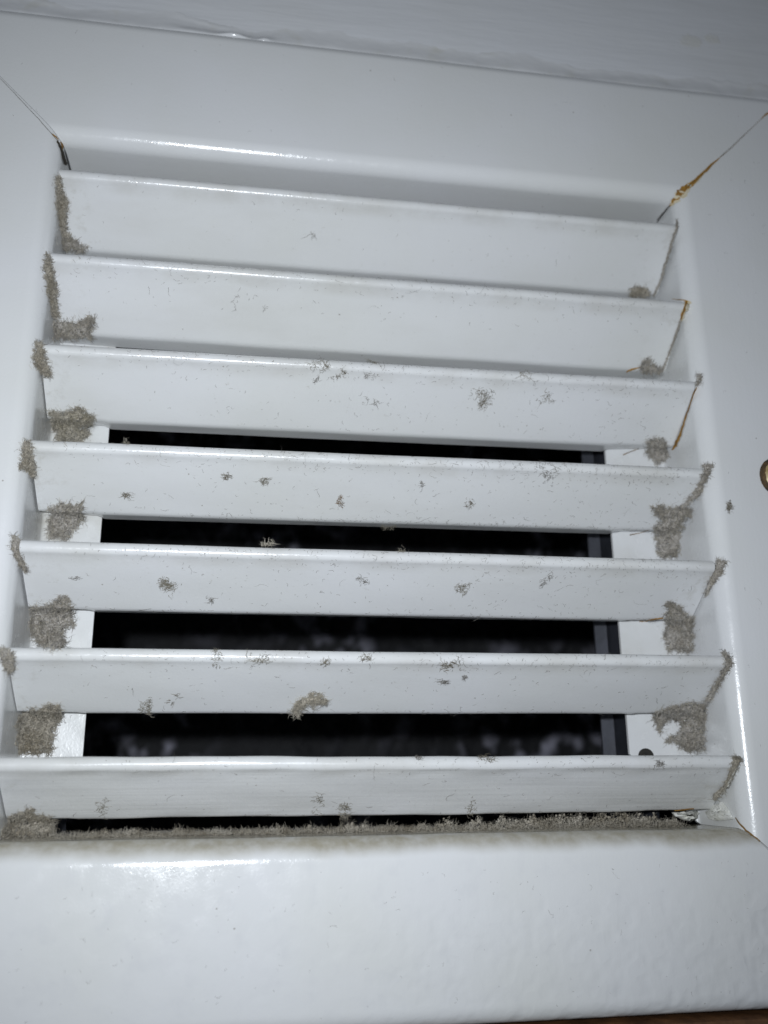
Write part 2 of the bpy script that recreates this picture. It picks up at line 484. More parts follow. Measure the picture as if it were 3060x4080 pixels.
# screw at the right edge of the frame
def build_screw():
    cx, cz, y0 = 85.9, -61.6, -0.66
    root = bpy.data.objects.new('screw', None); COL.objects.link(root); root.parent = grille
    prof = [(4.55, 0.25), (4.6, -0.25), (4.35, -0.75), (3.8, -1.1), (3.3, -1.28)]
    n = 48
    def lathe(prof, name, mat, cap=True, jit=0.0, par=root, sd=0):
        r = np.random.default_rng(sd)
        vs, fs = [], []
        for (rad, y) in prof:
            for k in range(n):
                a = 2 * math.pi * k / n
                q = rad + jit * (r.random() - .5)
                vs.append((cx + q * math.cos(a), y0 + y + jit * .3 * (r.random() - .5), cz + q * math.sin(a)))
        for j in range(len(prof) - 1):
            for k in range(n):
                fs.append((j * n + k, j * n + (k + 1) % n, (j + 1) * n + (k + 1) % n, (j + 1) * n + k))
        if cap: fs.append(tuple((len(prof) - 1) * n + k for k in range(n)))
        o = link(name, vs, fs, mat, par, True, 60); recalc(o); return o
    lathe(prof, 'rusty_rim', M_RIM, False, 0.16, root, 1)
    lathe([(4.0, -0.8), (3.7, -1.3), (2.8, -1.62), (1.4, -1.78), (0.4, -1.8)], 'head', M_SCREW, True, 0.05, root, 2)
    vs, fs = [], []
    box(vs, fs, cx - 2.3, cx + 2.3, y0 - 1.9, y0 - 1.2, cz - 0.45, cz + 0.45)
    link('slot', vs, fs, M_GAP_SHADE, root, False)  # raised dark bars stand in for the shaded recess of the cross slot
    vs, fs = [], []
    box(vs, fs, cx - 0.45, cx + 0.45, y0 - 1.91, y0 - 1.2, cz - 2.3, cz + 2.3)
    link('slot', vs, fs, M_GAP_SHADE, root, False)
build_screw()

# ------------------------------------------------------------------ finding the surfaces that dust lies on
def surface_below(px, py):
    """Over a gap: the depth of the blade edge just beneath, for lint standing on it."""
    p, n_, ok = surface(px, py)
    if ok: return p, n_
    for k in range(2, 60, 2):
        q, n2, ok = surface(px, py + k)
        if ok and k < 40 and q.y < 8:
            return CAMV + ray(px, py) * ((q.y + 0.4 - CAMV.y) / ray(px, py).y), Vector((0, -1, 0))
        if ok: break
    for k in range(2, 40, 2):
        q, n2, ok = surface(px, py - k)
        if ok: return CAMV + ray(px, py) * ((q.y - CAMV.y) / ray(px, py).y), Vector((0, -1, 0))
    return p, n_
def surface_near(px, py, w=1.6):
    best = None
    for a, b in ((0, 0), (w, 0), (-w, 0), (0, w), (0, -w), (w, w), (-w, -w), (w, -w), (-w, w)):
        p, n_, ok = surface(px + a, py + b)
        if ok and (best is None or (p - CAMV).length < best[0]): best = ((p - CAMV).length, n_)
    if best is None: return surface(px, py)
    return CAMV + ray(px, py) * best[0], best[1], True

def make_bvh(objs):
    V, F = [], []
    for o in objs:
        b = len(V)
        V += [tuple(c / MM for c in v.co) for v in o.data.vertices]
        F += [tuple(b + k for k in p.vertices) for p in o.data.polygons]
    return BVHTree.FromPolygons(V, F, epsilon=0.0)
BVH = make_bvh(solid)
CAMV = Vector(CAM_P)
def ray(px, py):                            # px, py: photo reading at 1659 x 2212
    u, v = px * 3060 / 1659, py * 3060 / 1659
    d = RC @ np.array([(u - 1530) / FPX, 1, -(v - 2040) / FPX])
    return Vector(d).normalized()
def surface(px, py, fallback=15.5):
    d = ray(px, py)
    h = BVH.ray_cast(CAMV, d)
    if h[0] is None or h[0].y > 19.0:
        k = (fallback - CAMV.y) / d.y
        return CAMV + d * k, Vector((0, -1, 0)), False
    nrm = h[1]
    if nrm.dot(d) > 0: nrm = -nrm
    return h[0], nrm, True

# ------------------------------------------------------------------ lint: fibres and felted clumps
def fibre_mesh(starts, dirs, lens, rad, seg=5, curl=0.6, r=None, planes=None, sides=3):
    """Curled thin tubes; planes = normals that the curling keeps to (lying lint)."""
    r = r or rng
    N = len(starts)
    P = np.array(starts, float); D = np.array(dirs, float)
    D /= np.linalg.norm(D, axis=1, keepdims=True) + 1e-9
    rad = np.broadcast_to(np.asarray(rad, float), (N,))
    lens = np.broadcast_to(np.asarray(lens, float), (N,))
    rings = []
    bend = r.normal(0, curl * 0.6, (N, 3))
    for k in range(seg + 1):
        up = np.where(np.abs(D[:, :1]) < 0.8, np.array([[1.0, 0, 0]]), np.array([[0, 0, 1.0]]))
        A = np.cross(D, up); A /= np.linalg.norm(A, axis=1, keepdims=True) + 1e-9
        B = np.cross(D, A)
        taper = 1.0 - 0.65 * (k / seg) ** 2
        for j in range(sides):
            a = 2 * math.pi * j / sides
            rings.append(P + (A * math.cos(a) + B * math.sin(a)) * (rad * taper)[:, None])
        P = P + D * (lens / seg)[:, None]
        D = D + bend + r.normal(0, curl, (N, 3))
        if planes is not None:
            D -= planes * np.sum(D * planes, axis=1, keepdims=True) * 0.85
        D /= np.linalg.norm(D, axis=1, keepdims=True) + 1e-9
    V = np.stack(rings, axis=1).reshape(-1, 3)
    per = (seg + 1) * sides
    q = []
    for k in range(seg):
        for j in range(sides):
            q.append((k * sides + j, k * sides + (j + 1) % sides, (k + 1) * sides + (j + 1) % sides, (k + 1) * sides + j))
    F = (np.arange(N)[:, None, None] * per + np.array(q)[None]).reshape(-1, 4)
    return V, F

ICO = None
def ico():
    global ICO
    if ICO is None:
        bm = bmesh.new(); bmesh.ops.create_icosphere(bm, subdivisions=2, radius=1.0)
        ICO = (np.array([v.co[:] for v in bm.verts]), np.array([[v.index for v in f.verts] for f in bm.faces])); bm.free()
    return ICO

def quick_mesh(name, V, quads, tris, mat, parent=None, extra=(), index=None):
    me = bpy.data.meshes.new(name)
    nq, nt = len(quads), len(tris)
    loops = np.concatenate([np.asarray(quads, np.int64).reshape(-1), np.asarray(tris, np.int64).reshape(-1)]).astype(np.int32)
    me.vertices.add(len(V)); me.vertices.foreach_set('co', (np.asarray(V) * MM).astype(np.float32).reshape(-1))
    me.loops.add(len(loops)); me.loops.foreach_set('vertex_index', loops)
    me.polygons.add(nq + nt)
    st = np.concatenate([np.arange(nq) * 4, nq * 4 + np.arange(nt) * 3]).astype(np.int32)
    me.polygons.foreach_set('loop_start', st)
    me.polygons.foreach_set('use_smooth', np.ones(nq + nt, bool))
    me.update(calc_edges=True); me.validate()
    me.materials.append(mat)
    for e in extra: me.materials.append(e)
    if index is not None and len(index) == len(me.polygons): me.polygons.foreach_set('material_index', np.asarray(index, np.int32))
    o = bpy.data.objects.new(name, me); COL.objects.link(o)
    if parent: o.parent = parent
    return o

def inside(poly, x, y):
    c = False; n = len(poly); j = n - 1
    for i in range(n):
        xi, yi = poly[i]; xj, yj = poly[j]
        if (yi > y) != (yj > y) and x < (xj - xi) * (y - yi) / (yj - yi) + xi: c = not c
        j = i
    return c

def rooted(o, at):
    """Puts the object's origin at its own foot instead of the scene origin."""
    a = Vector(at) * MM
    o.data.transform(Matrix.Translation(-a)); o.location = a
    return o

from mathutils import noise as mnoise
def clump(name, label, cat, poly, mat, group, thick=2.0, dens=30.0, flen=1.2, frad=0.04, holes=(), seed=0, curl=0.6, rag=6.0, step=1.5, fuzz=1.5, halo=7.0, **kw):
    """A felted mat draped over what lies under the outline, with loose fibres all over and along its ragged rim."""
    r = np.random.default_rng(1000 + seed)
    xs = [p[0] for p in poly]; ys = [p[1] for p in poly]
    x0, y0 = min(xs) - rag, min(ys) - rag
    nx, ny = int((max(xs) + rag - x0) / step) + 2, int((max(ys) + rag - y0) / step) + 2
    mask = np.zeros((ny, nx), bool); T = np.zeros((ny, nx)); DR = {}
    sd = seed * 7.31
    for j in range(ny):
        for i in range(nx):
            x, y = x0 + i * step, y0 + j * step
            wx = rag * (mnoise.noise((x * .11, y * .11, sd)) + 0.6 * mnoise.noise((x * .31, y * .31, sd)))
            wy = rag * (mnoise.noise((x * .11, y * .11, sd + 40)) + 0.6 * mnoise.noise((x * .31, y * .31, sd + 40)))
            if inside(poly, x + wx, y + wy) and not any(inside(h, x + wx * .6, y + wy * .6) for h in holes):
                if mnoise.noise((x * .16, y * .16, sd + 9)) > (0.60 if rag > 1 else 9): continue      # moth-eaten
                mask[j, i] = True
                p, nrm, ok = surface(x, y)
                T[j, i] = (p - CAMV).length
    for j in range(ny):
        for i in range(nx):
            if not mask[j, i] or rag <= 1.0: continue
            x, y = x0 + i * step, y0 + j * step
            e = min([1.0] + [0.0 for a in range(0, 360, 60) if not inside(poly, x + rag * 1.1 * math.cos(math.radians(a)), y + rag * 1.1 * math.sin(math.radians(a)))])
            if e < 1 and mnoise.noise((x * .42, y * .42, sd + 17)) + 0.7 * mnoise.noise((x * .9, y * .9, sd + 18)) > 0.10: mask[j, i] = False
    seen = np.zeros_like(mask); best = None
    for j in range(ny):
        for i in range(nx):
            if mask[j, i] and not seen[j, i]:
                stack, comp = [(j, i)], []
                seen[j, i] = True
                while stack:
                    a, b = stack.pop(); comp.append((a, b))
                    for c, d in ((a + 1, b), (a - 1, b), (a, b + 1), (a, b - 1)):
                        if 0 <= c < ny and 0 <= d < nx and mask[c, d] and not seen[c, d]: seen[c, d] = True; stack.append((c, d))
                if best is None or len(comp) > len(best): best = comp
    mask[:] = False
    for a, b in best: mask[a, b] = True
    T[~mask] = 0
    T0 = T.copy()
    def nb(A): 
        B = np.pad(A, 1); return B[:-2, 1:-1] + B[2:, 1:-1] + B[1:-1, :-2] + B[1:-1, 2:]
    mf = mask.astype(float)
    for _ in range(140):
        c = nb(mf) + 1e-9
        T = np.where(mask, np.minimum(T0, 0.4 * T + 0.6 * nb(T * mf) / c), 0)
    E = mf.copy(); cur = mf.copy()
    for _ in range(9):
        cur = np.where((nb(cur) > 3.99) & (cur > 0), 1.0, 0.0); E += cur
    idx = -np.ones((ny, nx), int); V = []; ED = []
    for j in range(ny):
        for i in range(nx):
            if not mask[j, i]: continue
            x, y = x0 + i * step, y0 + j * step
            e = 1 - math.exp(-(E[j, i] - 0.6) / 2.6)
            h = thick * e * (0.62 + 0.55 * mnoise.noise((x * .09, y * .09, sd + 3)) + 0.75 * mnoise.noise((x * .22, y * .22, sd + 5)) + 0.40 * mnoise.noise((x * .6, y * .6, sd + 6))) + 0.16 * r.random() * e
            idx[j, i] = len(V)
            V.append(np.array(CAMV + ray(x, y) * (T[j, i] - 0.03 - max(h, -0.01)))); ED.append(E[j, i])
    V = np.array(V); ED = np.array(ED)
    a, b, c, d = idx[:-1, :-1], idx[:-1, 1:], idx[1:, 1:], idx[1:, :-1]
    ok = (a >= 0) & (b >= 0) & (c >= 0) & (d >= 0)
    Q = np.stack([a[ok], d[ok], c[ok], b[ok]], axis=1)
    area = len(V) * (step / 10.6) ** 2
    nf = int(area * dens)
    rim = np.where(ED <= 2.0)[0]
    nr = int(len(rim) * fuzz)
    pick = np.concatenate([r.integers(0, len(V), nf), rim[r.integers(0, len(rim), nr)]])
    st = V[pick] + r.normal(0, 0.04, (nf + nr, 3))
    view = np.array(ray(sum(xs) / len(xs), sum(ys) / len(ys)))
    dr = r.normal(0, 1, (nf + nr, 3)); dr -= view * (dr @ view)[:, None]
    flow = np.stack([[mnoise.noise((p[0] * .5, p[2] * .5, sd)), 0, mnoise.noise((p[0] * .5, p[2] * .5, sd + 70))] for p in st])
    dr = dr / (np.linalg.norm(dr, axis=1, keepdims=True) + 1e-9) + flow * 1.5 - view * (0.25 + 0.45 * r.random((nf + nr, 1)))
    ctr = V.mean(axis=0)
    lenx = np.ones(nf + nr); lenx[nf:] = 1.55
    dr[nf:] += (st[nf:] - ctr) / (np.linalg.norm(st[nf:] - ctr, axis=1, keepdims=True) + 1e-9) * 0.7
    FV, FF = fibre_mesh(st, dr, flen * lenx * (0.3 + 0.8 * r.random(nf + nr)), frad * (0.6 + 0.8 * r.random(nf + nr)), 5, curl, r)
    nh = int(area * halo)                      # stray lint thinning out around the mat
    hs, hn = [], []
    grid = np.argwhere(mask)
    for _ in range(nh):
        j, i = grid[r.integers(0, len(grid))]
        px, py = x0 + i * step + r.normal(0, rag * 1.5), y0 + j * step + r.normal(0, rag * 1.5)
        p, nrm, ok = surface(px, py)
        if not ok: continue
        hs.append(np.array(p + nrm * 0.05)); hn.append(np.array(nrm))
    if hs:
        hs, hn = np.array(hs), np.array(hn)
        hd = r.normal(0, 1, hs.shape); hd -= hn * np.sum(hd * hn, axis=1, keepdims=True) * 0.9
        HV, HF = fibre_mesh(hs, hd, 0.25 + r.exponential(0.4, len(hs)), 0.03 * (0.6 + 0.8 * r.random(len(hs))), 5, 0.6, r, hn)
        FF = np.concatenate([FF, HF + len(FV)]); FV = np.concatenate([FV, HV])
        nr += len(hs)
    kinds = np.repeat(r.choice([0, 1, 2], nf + nr, p=[0.52, 0.34, 0.14]), 15)
    o = quick_mesh(name, np.concatenate([V, FV]), np.concatenate([Q, FF + len(V)]), np.zeros((0, 3), int), mat, None, (M_BEIGE, M_FLECK), np.concatenate([np.zeros(len(Q), int), kinds]))
    rooted(o, ctr)
    return tag(o, label, cat, group)

def tuft(name, label, x, y, w, h, n, mat, seed, group='loose lint tufts on the louvre blades', flen=1.3, frad=0.042, lift=0.12, core=3, curl=0.7, skew=0.0):
    """A loose tangle of fibres about w x h photo pixels across, lying on whatever is there."""
    r = np.random.default_rng(3000 + seed)
    n = int(n * 1.7); w *= 1.0; h *= 1.0
    S, NR = [], []
    seeds = [(x + r.normal(0, w * .25), y + r.normal(0, h * .25)) for _ in range(core)]
    for _ in range(n):
        sx, sy = seeds[r.integers(0, core)]
        a, b = sx + r.normal(0, w * 0.16), sy + r.normal(0, h * 0.16)
        p, nrm = surface_below(a + skew * (b - y), b)
        S.append(np.array(p + nrm * (lift * (0.3 + 1.5 * r.random())))); NR.append(np.array(nrm))
    S = np.array(S); NR = np.array(NR)
    dr = r.normal(0, 1, (n, 3)); dr -= NR * np.sum(dr * NR, axis=1, keepdims=True) * 0.8
    V, F = fibre_mesh(S, dr, flen * (0.4 + 0.9 * r.random(n)), frad * (0.7 + 0.6 * r.random(n)), 6, curl, r, NR)
    o = quick_mesh(name, V, F, np.zeros((0, 3), int), mat)
    rooted(o, S.mean(axis=0))
    return tag(o, label, 'lint tuft', group)

from mathutils import noise as mnoise
R3 = lambda *p: [((x / 1.659) / 1.8445, (y / 1.659 + 500) / 1.8445) for x, y in p]
R5 = lambda *p: [((x / 1.659) / 1.8445, (y / 1.659 + 1500) / 1.8445) for x, y in p]
R4 = lambda *p: [((x / 1.8435 + 2200) / 1.8445, (y / 1.8435 + 700) / 1.8445) for x, y in p]
R6 = lambda *p: [((x / 1.8435 + 2200) / 1.8445, (y / 1.8435 + 1800) / 1.8445) for x, y in p]
R7 = lambda *p: [((x / 1.0843) / 1.8445, (y / 1.0843 + 2600) / 1.8445) for x, y in p]
R8 = lambda *p: [((x / 1.0843 + 1530) / 1.8445, (y / 1.0843 + 2800) / 1.8445) for x, y in p]
RA = lambda *p: [((x / 1.8433) / 1.8445, (y / 1.8433 + 3050) / 1.8445) for x, y in p]
RB = lambda *p: [((x / 1.929 + 2200) / 1.8445, (y / 1.929 + 2900) / 1.8445) for x, y in p]

GL, GR = 'felted dust at the left ends of the louvres', 'felted dust at the right ends of the louvres'
SL, SR = 'dust strips along the left blade ends', 'dust strips along the right blade ends'
ORD = ['first', 'second', 'third', 'fourth', 'fifth', 'sixth', 'lowest']
K = 0
def C(label, poly, mat=M_DUST, group=GL, **kw):
    global K; K += 1
    return clump('dust_clump', label, 'dust clump', poly, mat, group, seed=K, **kw)
def ST(label, poly, mat=M_DUST, group=SL, **kw):
    global K; K += 1
    a = dict(thick=0.9, flen=0.9, dens=40, rag=3.5, halo=12.0)
    a.update(kw)
    return clump('dust_strip', label, 'dust strip', poly, mat, group, seed=K, **a)

# left side, strips beside the blade ends
ST('brown dust strip down the left end of the top louvre', R3((368, 330), (405, 345), (420, 440), (455, 520), (440, 590), (450, 700), (500, 760), (420, 770), (395, 700), (365, 520)), M_DUST_BROWN)
ST('brown dust strip down the left end of the second louvre', R3((300, 850), (340, 860), (355, 1000), (380, 1090), (375, 1200), (395, 1270), (345, 1290), (310, 1100), (292, 960)), M_DUST_BROWN)
ST('ragged dust strip with stray hairs at the left end of the third louvre', R3((235, 1440), (282, 1430), (300, 1530), (330, 1600), (330, 1659), (290, 1659), (215, 1560)) , M_DUST_BROWN)
ST('fuzzy dust strip bulging over the left lip beside the fourth louvre', R5((150, 420), (205, 425), (215, 520), (240, 640), (225, 690), (190, 640), (118, 600), (150, 540)), M_DUST_BROWN)
ST('dust strip curling over the top left corner of the fifth louvre', R5((82, 1050), (130, 1080), (130, 1170), (170, 1260), (170, 1310), (120, 1230), (80, 1140)), rag=1.0)
ST('loose dust strip at the left end of the sixth louvre', R5((0, 1800), (45, 1800), (90, 1850), (90, 1940), (50, 1960), (15, 1900)), rag=1.0)
# left side, felted clumps in the corners
C('thin wedge of dust in the lower left corner under the top louvre', R3((400, 740), (470, 740), (560, 790), (640, 838), (500, 832), (400, 825)), thick=0.7)
C('curled grey dust clump in the left corner between second and third louvres', R3((345, 1290), (420, 1280), (500, 1300), (570, 1262), (640, 1275), (600, 1340), (620, 1410), (350, 1408)), thick=0.9)
C('shaggy dust clump in the left corner between third and fourth louvres', R5((330, 240), (430, 235), (530, 190), (560, 240), (630, 250), (620, 290), (560, 340), (610, 390), (560, 430), (385, 425), (350, 330)), M_DUST_PALE, holes=[R5((520, 330), (560, 330), (560, 350), (520, 350))])
C('round grey dust clump in the left corner between fourth and fifth louvres', R5((325, 870), (400, 830), (480, 850), (545, 830), (545, 920), (520, 1000), (440, 1075), (330, 1070)), M_DUST)
C('big matted dust clump in the left corner between fifth and sixth louvres', R5((200, 1540), (300, 1520), (380, 1460), (460, 1460), (480, 1560), (500, 1640), (420, 1680), (430, 1800), (260, 1800), (190, 1650)), M_DUST)
C('flat crumbly dust clump in the left corner between sixth and lowest louvres', R7((95, 255), (200, 230), (255, 220), (270, 270), (230, 340), (225, 432), (70, 432), (70, 300)), M_DUST_BROWN)
C('dense dust mat filling the bottom left corner under the lowest louvre', R7((35, 715), (90, 690), (150, 670), (150, 700), (230, 705), (235, 765), (220, 795), (20, 805), (0, 800), (0, 775)), M_DUST_BROWN, thick=1.0)
# right side
def dust_line(label, pts, w, mat=M_DUST, **kw):
    L = [(x - w * (0.6 + .5 * random.random()), y) for x, y in pts]; Rr = [(x + w * (0.6 + .5 * random.random()), y) for x, y in reversed(pts)]
    return ST(label, L + Rr, mat, SR, **kw)
dust_line('thin dust line with a knot at the right end of the top louvre', R4((915, 325), (915, 380), (885, 470), (850, 590), (800, 760), (745, 888)), 2.2, thick=0.12, flen=0.4, dens=40, rag=1.0, step=0.8)
dust_line('thin grey dust line along the right end of the second louvre', R4((945, 1060), (905, 1180), (850, 1330), (805, 1440)), 1.8, thick=0.12, flen=0.4, dens=40, rag=1.0, step=0.8)
ST('small dust knot on the top right corner of the third louvre', R4((1060, 1450), (1090, 1450), (1095, 1500), (1075, 1555), (1052, 1540)), M_DUST, SR)
ST('long fuzzy dust strip down the right end of the fourth louvre', R6((1095, 85), (1180, 95), (1165, 160), (1120, 230), (1095, 320), (1030, 370), (960, 420), (930, 410), (1010, 330), (1080, 220), (1110, 130)), M_DUST, SR)
ST('narrow dust strip tapering down the right end of the fifth louvre', R6((1215, 800), (1275, 810), (1240, 900), (1180, 980), (1110, 1080), (1150, 950), (1190, 880)), M_DUST, SR, rag=1.0)
ST('wide dust strip down the right end of the sixth louvre', R6((1250, 1450), (1300, 1490), (1320, 1560), (1250, 1690), (1170, 1830), (1105, 1860), (1180, 1720), (1265, 1570)), M_DUST, SR)
ST('wispy dust with pale crumbs at the right end of the lowest louvre', R8((1510, 230), (1545, 245), (1510, 300), (1480, 370), (1430, 420), (1420, 400), (1470, 350), (1500, 280)), M_DUST_PALE, SR, rag=1.0)
C('small round dust clump under the right end of the top louvre', R4((575, 830), (630, 812), (700, 835), (715, 890), (585, 890)), M_DUST_BROWN, GR, thick=0.6, rag=1.0)
C('brownish dust clump under the right end of the second louvre', R4((650, 1360), (720, 1335), (750, 1385), (815, 1395), (800, 1460), (645, 1455)), M_DUST, GR, thick=0.8)
C('round fluffy dust ball under the right end of the third louvre', R4((690, 1960), (760, 1915), (820, 1930), (860, 2010), (850, 2110), (745, 2110), (690, 2040)), M_DUST, GR)
C('forked dust clump hanging under the right end of the fourth louvre', R6((715, 395), (800, 390), (900, 415), (1000, 400), (1040, 470), (960, 500), (950, 600), (930, 775), (770, 775), (750, 560), (800, 500), (740, 430)), M_DUST, GR)
C('tall brushed dust clump under the right end of the fifth louvre', R6((830, 1110), (880, 1095), (960, 1160), (1040, 1220), (1040, 1470), (850, 1470), (815, 1360), (850, 1260)), M_DUST, GR)
C('large dust clump with a ragged hole under the right end of the sixth louvre', R6((870, 1870), (1030, 1830), (1140, 1870), (1120, 2060), (1120, 2200), (960, 2195), (940, 2150), (810, 2130), (850, 2100), (900, 2090), (940, 2020), (880, 1960), (830, 2000), (790, 2090), (740, 1950), (735, 1920)), M_DUST, GR)

# the fringe along the bottom lip: standing lint on the back edge of the bottom rail
def fringe():
    r = np.random.default_rng(77)
    n = 9000
    x = -61.5 + 124.0 * r.random(n)
    g = lambda x: 0.5 + 0.5 * np.sin(x * 0.9 + 1.3) * np.sin(x * 0.37 + .4)
    gl = np.clip((x + 30) / 50, 0, 1)
    lump = np.zeros(n)
    for (c, w, h) in ((-53, 2.0, 1.5), (-47, 1.8, 1.2), (-38.5, 1.5, 1.7), (-32, 2.5, 0.9), (-20, 2.2, 1.6), (-13.6, 0.6, 1.7), (-5, 3.5, 2.1), (2, 2.2, 2.0), (9, 1.8, 1.6), (14, 3, 2.2)):
        lump = np.maximum(lump, h * np.exp(-((x - c) / w) ** 4))
    hgt = np.maximum(lump, 0.45 + 0.35 * g(x) + 1.9 * np.clip((x - 8) / 16, 0, 1)) * (0.75 + 0.4 * r.random(n))
    pn = np.array([0.62 + 0.75 * mnoise.noise((v * .33, 1.0, 2.0)) + 0.5 * mnoise.noise((v * .9, 5.0, 2.0)) for v in x])
    hgt *= np.clip(pn + 0.35 * np.clip((x - 22) / 20, 0, 1), 0.15, 1.25)
    hgt = np.where(x < -56, hgt * .5, np.where(x > 58, hgt * .5, hgt))
    front = r.random(n) < 0.35
    y = np.where(front, 9.0 + 6.5 * r.random(n), 13.6 + 2.4 * r.random(n))
    base_z = ZB + 0.02
    t = r.random(n)
    st = np.stack([x, y, base_z + hgt * t * np.where(front, 0.35, 0.9)], axis=1)
    dr = np.stack([r.normal(0.15, 0.5, n), r.normal(-0.35, 0.35, n), 0.25 + 0.7 * r.random(n)], axis=1)
    k = 2600
    lx = np.concatenate([-61 + 123 * r.random(k // 2), r.choice([-53, -46, -38, -20, -5, 3, 12, 22, 35, 47], k // 2) + r.normal(0, 2.6, k // 2)])
    ly = 5.0 + 11.5 * r.beta(2.6, 1.2, k)
    st[:k] = np.stack([lx, ly, np.full(k, base_z + 0.03) + 0.25 * r.random(k)], axis=1)
    dr[:k] = np.stack([r.normal(0, 1, k), r.normal(0, 0.7, k), r.normal(0.05, 0.12, k)], axis=1)
    V, F = fibre_mesh(st, dr, 0.5 + 1.0 * r.random(n), 0.034 * (0.7 + 0.7 * r.random(n)), 4, 0.5, r)
    # felt body under the fibres
    iv, it = ico()
    Vs, T, b = [], [], 0
    for k in range(2600):
        i = r.integers(0, n)
        if hgt[i] < 0.3: continue
        rad = 0.12 + 0.16 * r.random()
        c = np.array((x[i], 14.2 + 1.5 * r.random(), base_z + max(0.05, (hgt[i] - rad) * r.random())))
        Vs.append(iv * (1 + 0.3 * r.normal(0, 1, (len(iv), 1))) * rad + c); T.append(it + b); b += len(iv)
    Vs = np.concatenate(Vs); T = np.concatenate(T)
    o = quick_mesh('dust_fringe', np.concatenate([Vs, V]), F + len(Vs), T, M_DUST_BROWN)
    tag(o, 'long fringe of grey brown lint standing along the bottom lip below the lowest louvre', 'dust fringe')
    rooted(o, (0, 14.5, ZB))
fringe()

